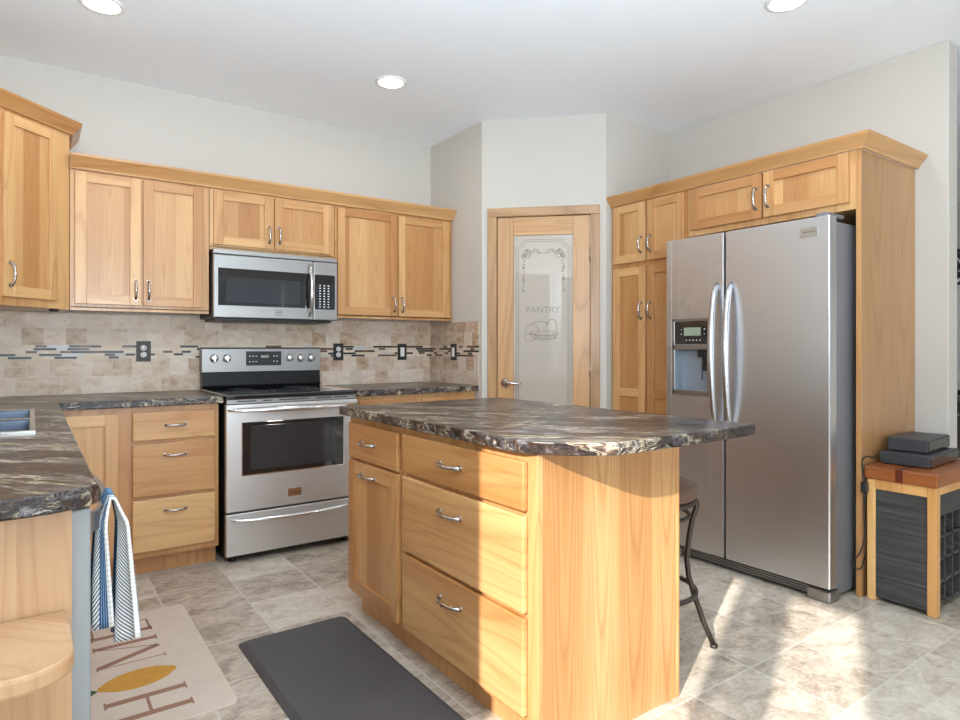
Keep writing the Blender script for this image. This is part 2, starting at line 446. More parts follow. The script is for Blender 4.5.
w.box(XL - .004, XL + .015, WY0, WY1, WZ1, WZ1 + .07).box(XL - .004, XL + .03, WY0, WY1, WZ0 - .07, WZ0)
struct(w, 'window_1', 'trimwhite')
w = MB()
for y0, y1, z0, z1 in ((-2.06, -2.0, 1.04, 2.18), (-.85, -.79, 1.04, 2.18), (-2.06, -.79, 1.04, 1.10), (-2.06, -.79, 2.12, 2.18)): w.box(XL - .03, XL + .015, y0, y1, z0, z1)
w.box(XL - .09, XL - .06, -1.445, -1.405, 1.10, 2.12)
w.mi = 1; w.box(XL - .055, XL - .052, -2.0, -.85, 1.10, 2.12)  # unseen sheet added to stop direct sun and spread it softly
w2 = N('added_sun_diffuser'); tr = w2.n('BsdfTranslucent'); tr.inputs[0].default_value = (.86, .86, .84, 1); df = w2.n('BsdfDiffuse'); df.inputs[0].default_value = (.8, .8, .78, 1)
mx = w2.n('MixShader'); mx.inputs[0].default_value = .35; w2.t.links.new(tr.outputs[0], mx.inputs[1]); w2.t.links.new(df.outputs[0], mx.inputs[2]); w2.t.links.new(mx.outputs[0], w2.out.inputs[0]); M['sun_diffuser'] = w2.m
struct(w, 'window_4', ['trimwhite', 'sun_diffuser'])
# rear wall with two broad windows behind the camera
w = MB()
RW = [(-.9, 3.6), (4.2, 6.6)]
w.box(-1.6, 7.6, YB - .12, YB, 0, .55).box(-1.6, 7.6, YB - .12, YB, 2.25, CE)
w.box(-1.6, -.9, YB - .12, YB, .55, 2.25).box(3.6, 4.2, YB - .12, YB, .55, 2.25).box(6.6, 7.6, YB - .12, YB, .55, 2.25)
struct(w, 'wall_rear', 'wall')
w = MB()
for x0, x1 in RW:
    n = 4 if x1 - x0 > 3 else 2
    for i in range(n + 1):
        xx = x0 + (x1 - x0) * i / n; w.box(xx - .03, xx + .03, YB - .09, YB - .02, .55, 2.25)
    w.box(x0, x1, YB - .09, YB - .02, .55, .6).box(x0, x1, YB - .09, YB - .02, 2.2, 2.25).box(x0, x1, YB - .085, YB - .025, 1.38, 1.42)
struct(w, 'window_2', 'trimwhite')
# right partition, open to the next room past its end
struct(MB().box(XR, XR + .115, -3.0, 0, 0, CE, .006, 2), 'wall_right', 'wall')
# pantry walls: side, diagonal with doorway, front
PX, PY, EP = 1.684, -.686, .595
struct(MB().prism([(PX, 0), (PX, PY), (PX + .10, PY + .04), (PX + .10, 0)], 0, CE), 'wall_pantry_side', 'wall')
struct(MB().prism([(PX + EP, PY - EP), (XR, PY - EP), (XR, PY - EP + .1), (PX + EP + .04, PY - EP + .1)], 0, CE), 'wall_pantry_front', 'wall')
DL = EP * math.sqrt(2)                      # length of the diagonal
d_u = Vector((1, -1, 0)).normalized(); d_n = Vector((-1, -1, 0)).normalized()
w = MB().frame((PX, PY, 0), d_u, d_n)
D0, D1, DZ = .085, .765, 2.085              # rough opening along the diagonal
w.box(0, D0, -.1, 0, 0, CE).box(D1, DL, -.1, 0, 0, CE).box(D0, D1, -.1, 0, DZ, CE)
struct(w, 'wall_pantry_diagonal', 'wall')
w = MB().frame((PX, PY, 0), d_u, d_n)
w.box(.042, .106, 0, .017, 0, 2.073, .003).box(.738, .801, 0, .017, 0, 2.073, .003)
w.mi = 1; w.box(.042, .801, 0, .019, 2.073, 2.133, .003)
w.mi = 0; w.box(D0, .106, -.1, 0, 0, 2.073).box(.738, D1, -.1, 0, 0, 2.073).box(D0, D1, -.1, 0, 2.073, DZ)
struct(w, 'trim_pantry_door', ['casing', 'casing_h'])
# pantry door
w = MB().frame((PX, PY, 0), d_u, d_n)
w.box(.109, .222, -.035, .0, .01, 2.068, .002).box(.622, .735, -.035, .0, .01, 2.068, .002)
w.mi = 1; w.box(.222, .622, -.035, 0, 1.945, 2.068, .001).box(.222, .622, -.035, 0, .01, .24, .001)
pd = struct(w, 'door_1', ['doorwood', 'wh'])
pane = MB().frame((PX, PY, 0), d_u, d_n).box(.222, .622, -.022, -.014, .24, 1.945).build('door_glass', 'frosted', pd)
# etched ornament on the glass: border lines, vine, word and basket
e = MB().frame((PX, PY, 0), d_u, d_n)
G = -.0125
def line2(pts, r=.0016): e.tube([(p[0], G, p[1]) for p in pts], r, 5)
for k, (a, b) in enumerate(((.240, .604), (.254, .590))):
    top = 1.915 - k * .014; c = .05 - k * .005
    line2([(a, .28), (a, top - c), (a + c * .35, top - c * .9), (a + c * .9, top - c * .35), (a + c, top), (b - c, top), (b - c * .9, top - c * .35), (b - c * .35, top - c * .9), (b, top - c), (b, .28)])
random.seed(3)
for sx in (-1, 1):
    for i in range(34):
        a = i / 33
        px = .422 + sx * (.02 + .115 * math.sin(min(a * 1.9, 1) * PI / 2) + .006 * math.sin(i * 2.1)); pz = 1.835 - (.0 if a < .35 else (a - .35) * .42) - .012 * math.cos(i)
        L = .016; an = i * 1.9
        line2([(px - L * math.cos(an) * .5, pz - L * math.sin(an) * .5), (px, pz + .003), (px + L * math.cos(an) * .5, pz + L * math.sin(an) * .5)], .0026)
    for k in range(3):
        cx, cz, R = .422 + sx * (.105 + k * .014), 1.805 + (k % 2) * .02, .015
        line2([(cx + R * math.cos(t), cz + R * math.sin(t)) for t in [j * PI / 4 for j in range(9)]], .0022)
def ell(cx, cz, rx, rz, a0=0, a1=2 * PI, n=18, r=.0022):
    line2([(cx + rx * math.cos(a0 + (a1 - a0) * j / n), cz + rz * math.sin(a0 + (a1 - a0) * j / n)) for j in range(n + 1)], r)
ell(.425, 1.275, .095, .045, PI, 2 * PI); ell(.425, 1.275, .095, .016); ell(.345, 1.30, .045, .035); ell(.335, 1.25, .04, .028)
ell(.40, 1.335, .06, .02, 0, PI); ell(.48, 1.32, .035, .05, -.5, PI)
for j in range(7):
    xx = .355 + j * .023; line2([(xx, 1.272), (xx + .018, 1.238)]); line2([(xx + .018, 1.272), (xx, 1.238)])
e.build('etching', 'etch', pd)
def text(s, name, mat, parent, size, o, u, up, ex=.0004, align='CENTER', font_shear=0, dz=None):
    """lettering turned to a mesh; u = reading direction, up = up direction of the letters, o = centre of the baseline"""
    cu = bpy.data.curves.new(name, 'FONT'); cu.body = s; cu.size = size; cu.extrude = ex; cu.align_x = align; cu.shear = font_shear
    ob = bpy.data.objects.new(name, cu); COL.objects.link(ob)
    dg = bpy.context.evaluated_depsgraph_get(); me = bpy.data.meshes.new_from_object(ob.evaluated_get(dg))
    bpy.data.objects.remove(ob); u = Vector(u).normalized(); up = Vector(up).normalized(); n = u.cross(up)
    me.transform(Matrix(((u.x, up.x, n.x, o[0]), (u.y, up.y, n.y, o[1]), (u.z, up.z, n.z, o[2]), (0, 0, 0, 1))))
    if parent is not None:
        p = parent; off = Vector((0, 0, 0))
        while p is not None: off += p.location; p = p.parent
        me.transform(Matrix.Translation(-off))
    me.materials.clear(); me.materials.append(M[mat]); me.name = name
    r = bpy.data.objects.new(name, me); COL.objects.link(r); r.parent = parent; return r
pt = Vector((PX, PY, 0)) + d_u * .42 + d_n * G
text('PANTRY', 'etched_word', 'etch', pd, .062, (pt.x, pt.y, 1.415), d_u, (0, 0, 1), .0008)
# lever handle
def pt_d(s_, n_, z_): q = Vector((PX, PY, 0)) + d_u * s_ + d_n * n_; return (q.x, q.y, z_)
h = MB().frame((PX, PY, 0), d_u, d_n).lathe([(.001, 0), (.032, 0), (.032, .006), (.02, .012), (.011, .016), (.011, .045), (.001, .046)], (.165, 0, .935), 'y', 20)
h.tube([(.165, .042, .935), (.19, .045, .938), (.22, .043, .936), (.255, .038, .930), (.275, .034, .934)], [.012, .011, .009, .008, .007], 10)
h.build('door_handle', 'nickel', pd, 'satin metal lever handle')
for z_ in (.32, 1.03, 1.80):
    MB().frame((PX, PY, 0), d_u, d_n).box(.731, .742, -.002, .006, z_ - .045, z_ + .045, .001).tube([(.7365, .006, z_ - .05), (.7365, .006, z_ + .05)], .005, 8).build('hinge', 'nickel', pd, 'metal butt hinge')
light('pantry_fill', 'AREA', (2.45, -.5, 2.6), 9, (1, .9, .78), .25, direction=(0, 0, -1))  # added fill, brightens the pantry behind the frosted pane
# next room's far wall with a window
XF = 7.4
w = MB().box(XF, XF + .12, YB - .2, -3.4, 0, CE).box(XF, XF + .12, -1.66, 0, 0, CE)
w.box(XF, XF + .12, -3.4, -1.66, 0, .72).box(XF, XF + .12, -3.4, -1.66, 2.1, CE)
struct(w, 'wall_far', 'wall')
w = MB().box(XF - .015, XF + .03, -1.68, -1.60, .66, 2.16).box(XF - .015, XF + .03, -3.46, -3.38, .66, 2.16).box(XF - .015, XF + .03, -3.46, -1.6, .66, .72)
w.box(XF - .01, XF + .03, -3.4, -1.66, 1.30, 1.34).box(XF - .015, XF + .03, -3.4, -1.66, 2.10, 2.16)
struct(w, 'window_3', 'trimwhite')
w = N('valance_print'); v = w.coord(False)
vor = w.t.nodes.new('ShaderNodeTexVoronoi'); vor.feature = 'DISTANCE_TO_EDGE'; w.put(vor.inputs['Vector'], v); vor.inputs['Scale'].default_value = 9
w.set(base=w.ramp(vor.outputs['Distance'], [(0, srgb(40, 42, 50)), (.12, srgb(40, 42, 50)), (.2, srgb(210, 212, 214))], 'CONSTANT'), rough=.9); M['valance'] = w.m
c = MB(); n = 60
pf = [(XF - .05 - .02 * math.sin(i * 1.1), -3.5 + i * (1.93 / n)) for i in range(n + 1)]
c.prism(pf + [(p[0] + .008, p[1]) for p in pf[::-1]], 1.86, 2.25)
tag(settle(c.build('curtain_valance', 'valance')), 'dark and pale patterned valance over the window of the next room', 'curtain')
sb = thing('sideboard', (XF - .3, -2.4, 0), 'dark sideboard below the window in the next room', 'cabinet')
M['darkwood'] = plain('dark_stained_wood', srgb(88, 76, 68), .5)
MB().box(XF - .5, XF - .02, -3.2, -1.6, .05, .60, .004).box(XF - .53, XF - .02, -3.23, -1.57, .60, .64, .004).build('body', 'darkwood', sb)
dr = MB().box(XF - .52, XF - .5, -2.1, -1.64, .40, .57, .003).build('drawer', 'darkwood', sb)
MB().lathe([(.001, -.022), (.013, -.022), (.013, -.01), (.006, 0)], (XF - .52, -1.8, .49), 'x', 12).build('knob', 'nickel', dr)

# ================================================================== shaker doors, drawers, pulls
def pull(parent, o, along, out, L=.105):
    """arched metal pull: o = middle on the surface, along = its long direction, out = away from the surface"""
    a = Vector(along).normalized(); n = Vector(out).normalized(); o = Vector(o); h = L / 2
    P = [(-h, 0), (-h, .010), (-h * .8, .021), (-h * .45, .027), (-h * .2, .0275), (0, .030), (h * .2, .0275), (h * .45, .027), (h * .8, .021), (h, .010), (h, 0)]
    R = [.009, .0075, .0058, .0066, .0056, .0085, .0056, .0066, .0058, .0075, .009]
    m = MB().tube([o + a * p + n * q for p, q in P], R, 8)
    for s in (-1, 1):
        b = o + a * (s * h); m.tube([b, b + n * .003], .010, 10)
    return m.build('handle', 'nickel', parent, 'arched metal pull')
def shaker(parent, o, u, n, w, z0, z1, rail=.057, th=.02, mid=None, label=None, topw=None):
    """framed door: o = left foot seen from outside, its back face on the cabinet face"""
    m = MB().frame((o[0], o[1], 0), u, n)
    b = .0015; rv = rail
    m.mi = 0; m.box(0, rv, 0, th, z0, z1, b).box(w - rv, w, 0, th, z0, z1, b)
    m.mi = 1; m.box(rv, w - rv, 0, th - .0006, z0, z0 + rail, b).box(rv, w - rv, 0, th - .0006, z1 - rail, z1, b)
    if mid: m.box(rv, w - rv, 0, th - .0006, mid - rail / 2, mid + rail / 2, b)
    m.mi = 2; m.box(rv - .005, w - rv + .005, .002, th - .011, z0 + rail - .005, z1 - rail + .005)
    return m.build('door', ['wv', 'wh', 'wp'], parent, label)
def slab_drawer(parent, o, u, n, w, z0, z1, th=.02):
    m = MB().frame((o[0], o[1], 0), u, n).box(0, w, 0, th, z0, z1, .005, 2)
    return m.build('drawer', 'wd', parent)
UX, NY = (1, 0, 0), (0, -1, 0)

# ================================================================== BACK WALL: base units
CB = .876; TK = .10
# base unit left of range: door + three drawers
bc = thing('base_cabinet', (-.36, -.3, 0), 'light wood base cabinet with three drawers left of the stainless range', 'cabinet')
w = MB().box(-.74, -.022, -.605, -.005, TK, CB).box(-.74, -.022, -.535, -.005, 0, TK)
w.build('body', 'wv', bc)
sh_ = shaker(bc, (-.775, -.605), UX, NY, .275, .13, .845, label='framed door beside the drawers, partly behind the sink counter')
for z0, z1, hz in ((.700, .848, .775), (.415, .682, .620), (.132, .398, .335)):
    d = slab_drawer(bc, (-.438, -.605), UX, NY, .395, z0, z1); pull(d, (-.24, -.625, hz), UX, NY, .10)
# base unit right of range
bc2 = thing('base_cabinet', (1.22, -.3, 0), 'light wood base cabinet right of the range, mostly behind the island', 'cabinet')
MB().box(.78, 1.682, -.605, -.005, TK, CB).box(.78, 1.682, -.535, -.005, 0, TK).build('body', 'wv', bc2)
for x0 in (.80, 1.245):
    d = slab_drawer(bc2, (x0, -.605), UX, NY, .425, .700, .848); pull(d, (x0 + .21, -.625, .775), UX, NY, .10)
    sd = shaker(bc2, (x0, -.605), UX, NY, .425, .13, .682); pull(sd, (x0 + .21, -.625, .655), UX, NY, .10)

# ================================================================== SINK RUN on the left
sc = thing('sink_cabinet', (-1.09, -1.2, 0), 'light wood sink base run under the left counter', 'cabinet')
MB().box(-.815, -.795, -2.15, -.61, TK, CB).box(XL + .003, XL + .02, -2.15, -.61, TK, CB).box(XL + .02, -.815, -.63, -.61, TK, CB).box(XL + .02, -.815, -2.15, -2.13, TK, CB).box(XL + .02, -.815, -2.13, -.63, TK, TK + .02).box(XL + .003, -.86, -2.15, -.61, 0, TK).build('body', 'wv', sc)
for y0, wd in ((-.70, .42), (-1.14, .42), (-1.60, .42)):
    dd = shaker(sc, (-.795, y0 - 0), (0, -1, 0), (1, 0, 0), wd, .13, .845)
# dishwasher
dw = thing('dishwasher', (-1.08, -2.48, 0), 'stainless dishwasher under the left counter, seen edge-on', 'dishwasher')
MB().box(XL + .06, -.80, -2.775, -2.165, .09, .868).build('tub', 'darkgrey', dw)
M['dwedge'] = plain('pale_grey_steel_edge', srgb(150, 153, 153), .45, .25)
MB().box(-.80, -.758, -2.79, -2.17, .10, .862, .004, 2).build('door', 'dwedge', dw)
MB().box(-.84, -.82, -2.77, -2.175, .0, .09).build('kick_plate', 'black', dw)
hb = MB(); out_, in_ = [], []
for i in range(21):
    a = i / 20; q = math.sin(PI * a) ** .5; yy = -2.768 + .56 * a
    out_.append((-.760 + .050 * q, yy)); in_.append((-.768 + .046 * q, yy + .006 * (1 - 2 * a)))
hb.prism(out_ + in_[::-1], .806, .846, .001)
hb.build('handle', 'steel', dw, 'bowed stainless bar handle')
# end panel and quarter-round shelves
eu = thing('end_shelf_unit', (-1.1, -2.9, 0), 'light wood end panel with curved open shelves at the near end of sink counter', 'shelf unit')
MB().box(XL + .003, -.790, -2.815, -2.795, .0, CB).build('end_panel', 'veneer', eu)
for zt in (.683, .35, .10):
    P = [(-1.39, -2.816), (-.795, -2.816)]
    for i in range(13):
        a = i / 12 * PI / 2; P.append((-.795 - .075 * (1 - math.cos(a)) - .0, -3.0 - .075 * math.sin(a)))
    P += [(-1.0, -3.078), (-1.39, -3.078)]
    MB().prism(P, zt - .03, zt, .006, 2).build('shelf', 'veneer', eu)
MB().box(-1.39, -1.37, -3.07, -2.816, 0, CB).build('side_panel', 'veneer', eu)

# worktop: L on the left and behind, sink cut out
SX0, SX1 = -1.285, -.855
hole = [(SX0, -1.835), (SX1, -1.835), (SX1, -1.005), (SX0, -1.005)]
outer = [(XL + .002, -.002), (-.004, -.002), (-.004, -.65), (-.749, -.65), (-.749, -2.825), (-.765, -2.845), (-.835, -2.878), (-.865, -2.882), (XL + .002, -2.882)]
w = MB().prism(outer, CB + .001, .914, holes=(hole,))
ct = w.build('countertop', 'laminate'); settle(ct); tag(ct, 'dark marbled L-shaped countertop holding the sink, left of the range', 'countertop')
bv = ct.modifiers.new('edge', 'BEVEL'); bv.width = .004; bv.segments = 2; bv.limit_method = 'ANGLE'; bv.angle_limit = 1.0
w = MB().prism([(.766, -.002), (1.682, -.002), (1.682, -.65), (.766, -.65)], CB + .001, .914, .004, 2)
ct2 = w.build('countertop', 'laminate'); settle(ct2); tag(ct2, 'short dark marbled countertop between the range and the pantry wall', 'countertop')

# sink
sk = thing('kitchen_sink', (-1.07, -1.42, .7), 'double-bowl stainless sink set in the left counter', 'sink')
rim = [(SX0 - .02, -1.855), (SX1 + .012, -1.855), (SX1 + .012, -.985), (SX0 - .02, -.985)]
b1 = [(SX0 + .03, -1.395), (SX1 - .003, -1.395), (SX1 - .003, -1.02), (SX0 + .03, -1.02)]
b2 = [(SX0 + .03, -1.82), (SX1 - .003, -1.82), (SX1 - .003, -1.435), (SX0 + .03, -1.435)]
MB().prism(rim, .9145, .920, holes=(b1, b2)).build('rim', 'chrome', sk)
for b in (b1, b2):
    m = MB(); x0, x1, y0, y1 = b[0][0], b[1][0], b[0][1], b[2][1]; t = .003; zb = .74
    m.box(x0 - t, x0, y0, y1, zb, .9145).box(x1, x1 + t, y0, y1, zb, .9145).box(x0 - t, x1 + t, y0 - t, y0, zb, .9145).box(x0 - t, x1 + t, y1, y1 + t, zb, .9145).box(x0 - t, x1 + t, y0 - t, y1 + t, zb - t, zb)
    m.build('bowl', 'steel_sink', sk)
# faucet behind the sink
fa = thing('faucet', (-1.325, -1.42, .914), 'steel gooseneck faucet behind the sink', 'faucet')
MB().lathe([(.001, .914), (.027, .914), (.027, .925), (.018, .935), (.016, 1.0), (.001, 1.0)], (-1.335, -1.42, 0), 'z', 16).tube([(-1.335, -1.42, 1.0), (-1.335, -1.42, 1.15), (-1.31, -1.42, 1.22), (-1.25, -1.42, 1.25), (-1.19, -1.42, 1.22), (-1.17, -1.42, 1.15)], .011, 10).build('spout', 'chrome', fa)

# backsplash
struct(MB().box(XL + .001, PX - .001, -.008, 0, .9145, 1.372).box(PX - .008, PX, -.652, -.009, .9145, 1.362), 'trim_backsplash', 'tile')

# outlets and switches
def outlet(loc, n, label, kind):
    u = Vector((0, 0, 1)).cross(Vector(n)) * -1
    root = thing('outlet' if kind == 'outlet' else 'light_switch', loc, label, 'outlet' if kind == 'outlet' else 'switch')
    m = MB().frame(loc, u, n); m.box(-.038, .038, 0, .006, -.06, .06, .002); m.build('cover_plate', 'bronze', root)
    if kind == 'outlet':
        for s in (-1, 1):
            m = MB().frame(loc, u, n)
            P = [(.017 * math.cos(t) * 1.0, .0) for t in (0,)]
            m.lathe([(.001, .006), (.0172, .006), (.0172, .009), (.001, .009)], (0, 0, s * .020), 'y', 20)
            r = m.build('receptacle', 'white_plastic', root)
            m = MB().frame(loc, u, n)
            m.box(-.008, -.0055, .009, .0094, s * .02 - .002, s * .02 + .007).box(.0055, .008, .009, .0094, s * .02 - .002, s * .02 + .007).box(-.002, .002, .009, .0094, s * .02 - .010, s * .02 - .006)
            m.build('slots', 'black', r)
    else:
        MB().frame(loc, u, n).box(-.0165, .0165, .006, .010, -.034, .034, .001).build('rocker', 'white_plastic', root)
    return root
outlet((-.309, -.008, 1.155), (0, -1, 0), 'bronze double outlet on the tile left of the range', 'outlet')
outlet((.918, -.008, 1.147), (0, -1, 0), 'bronze double outlet on the tile just right of the range', 'outlet')
outlet((1.427, -.008, 1.145), (0, -1, 0), 'bronze rocker switch on back tile between right outlet and corner', 'switch')
outlet((PX - .008, -.345, 1.145), (-1, 0, 0), 'bronze rocker switch on the tiled pantry side wall', 'switch')

# ================================================================== RANGE
rg = thing('range', (.381, -.34, 0), 'stainless electric range with black glass cooktop between the base cabinets', 'range')
w = MB().box(.004, .758, -.64, -.012, .03, .895); w.build('body', 'black', rg)
w = MB()
for fx in (.05, .71):
    for fy in (-.60, -.08): MB().lathe([(.001, 0), (.018, 0), (.018, .03), (.001, .03)], (fx, fy, 0), 'z', 12).build('foot', 'black', rg)
w = MB().box(.000, .762, -.675, -.06, .895, .922, .008, 3)
w.build('cooktop', 'black_glass', rg)
w = MB()
for cx, cy, R in ((.20, -.50, .115), (.57, -.50, .09), (.20, -.22, .075), (.57, -.22, .1)):
    for rr in (R, R * .6):
        MB().tube([(cx + rr * math.cos(t * PI / 16), cy + rr * math.sin(t * PI / 16), .9222) for t in range(32)], .0008, 4, closed=True).build('burner_ring', 'darkgrey', rg)
# backguard
w = MB().extrude([(-.012, .922), (-.075, .922), (-.085, .94), (-.07, 1.022), (-.012, 1.022)], 'x', .004, .758, .002); w.build('vent_riser', 'gloss_black', rg)
cp = MB().extrude([(-.012, 1.022), (-.076, 1.022), (-.076, 1.170), (-.066, 1.178), (-.012, 1.178)], 'x', .0, .762, .003).build('control_panel', 'steel', rg)
MB().extrude([(-.0745, 1.062), (-.0780, 1.062), (-.0780, 1.153), (-.0745, 1.153)], 'x', .266, .492, .001).build('display', 'black', cp)
for r_ in range(2):
    for c_ in range(3): w = MB().box(.285 + c_ * .02, .295 + c_ * .02, -.0788, -.0770, 1.085 + r_ * .035, 1.089 + r_ * .035); w.build('button', 'white_print', cp)
    for c_ in range(2): w = MB().box(.44 + c_ * .02, .448 + c_ * .02, -.0788, -.0770, 1.085 + r_ * .035, 1.091 + r_ * .035); w.build('button', 'white_print', cp)
MB().box(.36, .41, -.0788, -.0770, 1.112, 1.128).build('clock_display', 'lcd', cp)
for kx in (.071, .147, .546, .620, .692):
    k = MB().lathe([(.001, -.078), (.027, -.078), (.026, -.088), (.021, -.104), (.018, -.107), (.001, -.107)], (kx, 0, 1.110), 'y', 24)
    k.box(kx - .004, kx + .004, -.113, -.100, 1.090, 1.130, .001)
    k.build('knob', 'chrome', cp)
# front: trim, door, drawer
MB().box(.004, .758, -.668, -.64, .868, .895, .003).build('front_trim', 'steel', rg)
for x0, x1 in ((.06, .16), (.2, .25), (.29, .46), (.50, .60), (.62, .70)): MB().box(x0, x1, -.6690, -.667, .880, .886).build('vent_slot', 'black', rg)
dr = MB().box(.0, .762, -.680, -.64, .283, .866, .005, 2).build('oven_door', 'steel_oven', rg)
MB().box(.085, .668, -.6825, -.679, .482, .768, .002).build('door_glass', 'black_glass', dr)
MB().box(.128, .622, -.6835, -.6820, .505, .748, .001).build('window', 'oven_window' if 'oven_window' in M else 'window_grey', dr)
w = MB(); w.box(.080, .673, -.6835, -.680, .476, .482).box(.080, .085, -.6835, -.680, .482, .77).box(.668, .673, -.6835, -.680, .482, .77)
w.build('glass_trim', 'chrome', dr)
def bow_bar(parent, x0, x1, y, z, out, r, sag=0, name='handle', mat='chrome', flat=.7):
    pts = []; R = []
    for i in range(21):
        a = i / 20; s = math.sin(PI * a) ** .6
        pts.append((x0 + (x1 - x0) * a, y - out * s, z - sag * math.sin(PI * a))); R.append(r * (.45 + .55 * s))
    return MB().tube(pts, R, 12, flat=flat).build(name, mat, parent)
bow_bar(dr, .01, .752, -.678, .838, .052, .018)
bd = MB().box(.335, .412, -.6835, -.679, .333, .378, .001).build('badge', 'chrome', dr, 'small rectangular maker badge')
text('FRIGIDAIRE', 'badge_text', 'darkgrey', bd, .0115, (.3735, -.6838, .352), (1, 0, 0), (0, 0, 1), .0002)
dr = MB().box(.0, .762, -.680, -.64, .045, .274, .005, 2).build('drawer', 'steel_oven', rg)
bow_bar(dr, .02, .742, -.678, .243, .040, .013, .012)

# ================================================================== MICROWAVE
mw = thing('microwave', (.381, -.2, 1.35), 'stainless over-the-range microwave under the middle wall cabinet', 'microwave')
MB().box(.003, .759, -.345, -.012, 1.352, 1.752).build('body', 'black', mw)
MB().box(.03, .732, -.335, -.015, 1.336, 1.352, .002).build('hood_base', 'black', mw)
MB().box(.003, .759, -.372, -.345, 1.724, 1.752, .003).build('vent_strip', 'steel', mw)
MB().box(.003, .759, -.3725, -.371, 1.720, 1.7235).build('vent_slot', 'black', mw)
dr = MB().box(.003, .597, -.376, -.345, 1.352, 1.720, .005, 2).build('door', 'steel', mw)
MB().box(.028, .597, -.3785, -.375, 1.424, 1.642, .001).build('door_glass', 'black_glass', dr)
MB().box(.070, .512, -.3795, -.378, 1.442, 1.590, .001).build('window', 'window_grey', dr)
pts = []; R = []
for i in range(21):
    a = i / 20; s = math.sin(PI * a) ** .6; pts.append((.572, -.377 - .05 * s, 1.375 + .325 * a)); R.append(.0145 * (.5 + .5 * s))
MB().tube(pts, R, 12, flat=.8).build('handle', 'chrome', dr, 'bowed polished bar handle')
bd = MB().box(.352, .412, -.3795, -.375, 1.375, 1.405, .001).build('badge', 'chrome', dr, 'small rectangular maker badge')
text('FRIGIDAIRE', 'badge_text', 'darkgrey', bd, .009, (.382, -.3798, 1.388), (1, 0, 0), (0, 0, 1), .0002)
cp = MB().box(.600, .759, -.376, -.345, 1.352, 1.720, .005, 2).build('control_panel', 'steel', mw)
kp = MB().box(.606, .741, -.3785, -.375, 1.420, 1.640, .001).build('keypad', 'black_glass', cp)
for r_ in range(9):
    for c_ in range(3): MB().box(.636 + c_ * .028, .646 + c_ * .028, -.3792, -.378, 1.432 + r_ * .017, 1.439 + r_ * .017).build('button', 'white_print', kp)

# ================================================================== WALL CABINETS on the back wall
UB, UT = 1.374, 2.118
def wall_cab(x0, x1, z0, z1, label, doors, hz, rail=.052):
    r = thing('wall_cabinet', ((x0 + x1) / 2, -.15, z0), label, 'cabinet', None)
    m = MB().box(x0 + .001, x1 - .001, -.305, -.012, z0 + .015, z1).box(x0 + .001, x1 - .001, -.305, -.29, z0, z0 + .02)
    m.build('body', 'wv', r)
    for i, (a, b) in enumerate(doors):
        d = shaker(r, (a, -.305), UX, NY, b - a, hz[0], hz[1], rail)
        hx = b - .026 if i == 0 else a + .026
        pull(d, (hx, -.325, hz[2]), (0, 0, 1), NY, .098)
    return r
wall_cab(-.690, -.006, UB, UT, 'light wood wall cabinet with two tall doors left of the microwave', [(-.668, -.362), (-.350, -.043)], (1.408, 2.102, 1.492))
wall_cab(-.004, .766, 1.754, UT, 'low wall cabinet with two short doors above the microwave', [(.017, .362), (.373, .737)], (1.784, 2.100, 1.868))
wall_cab(.768, PX - .002, UB, UT, 'light wood wall cabinet with two tall doors right of the microwave', [(.784, 1.219), (1.232, 1.648)], (1.396, 2.097, 1.475))
cr = MB().extrude([(-.300, 2.112), (-.328, 2.112), (-.332, 2.122), (-.372, 2.172), (-.376, 2.184), (-.300, 2.184)], 'x', -.69, PX - .002)
tag(settle(cr.build('crown_molding', 'wh')), 'wood crown molding along the top of the back wall cabinets', 'crown molding')
# diagonal corner cabinet
A = Vector((-.690, -.306)); B = Vector((-1.072, -.688)); z0, z1 = 1.375, 2.292
dg = thing('corner_wall_cabinet', (-1.1, -.3, z0), 'taller diagonal corner wall cabinet at the upper left', 'cabinet')
MB().prism([(-.692, -.012), (A.x - .002, A.y), (B.x, B.y), (XL + .003, B.y), (XL + .003, -.012)], z0, z1).build('body', 'wv', dg)
du = Vector((1, 1, 0)).normalized(); dn = Vector((1, -1, 0)).normalized()
d = shaker(dg, (-.9665 + .0, -.5825, 0), du, dn, .300, 1.415, 2.270, .05)
hp = Vector((-.9665, -.5825, 1.52)) + du * .026 + dn * .02
pull(d, hp, (0, 0, 1), dn, .105)
# crown of the corner cabinet: swept profile along the diagonal, mitred back to the walls
prof = [(0, 2.286), (.014, 2.288), (.018, 2.296), (.052, 2.338), (.056, 2.350), (0, 2.350)]
path = [(XL + .003, B.y, (0, -1)), (B.x, B.y, None), (A.x, A.y, None), (A.x, -.012, (1, 0))]
def crown(path_pts, outs, prof, name, mat, parent):
    m = MB(); rings = [[m.bm.verts.new((p[0] + o[0] * q[0], p[1] + o[1] * q[0], q[1])) for q in prof] for p, o in zip(path_pts, outs)]
    n = len(prof)
    for a, b in zip(rings, rings[1:]):
        for k in range(n): m.bm.faces.new((a[k], a[(k + 1) % n], b[(k + 1) % n], b[k]))
    m.bm.faces.new(rings[0]); m.bm.faces.new(rings[-1][::-1])
    return m.build(name, mat, parent)
t8 = math.tan(PI / 8)
crown([(XL + .003, B.y), (B.x, B.y), (A.x, A.y), (A.x, -.012)], [(0, -1), (t8, -1), (1, -t8), (1, 0)], prof, 'crown_molding', 'wh', dg)
MB().lathe([(.001, 1.361), (.018, 1.361), (.022, 1.368), (.022, 1.375), (.001, 1.375)], (-.76, -.34, 0), 'z', 14).build('puck_light', 'bronze', dg, 'small dark puck light under the cabinet')

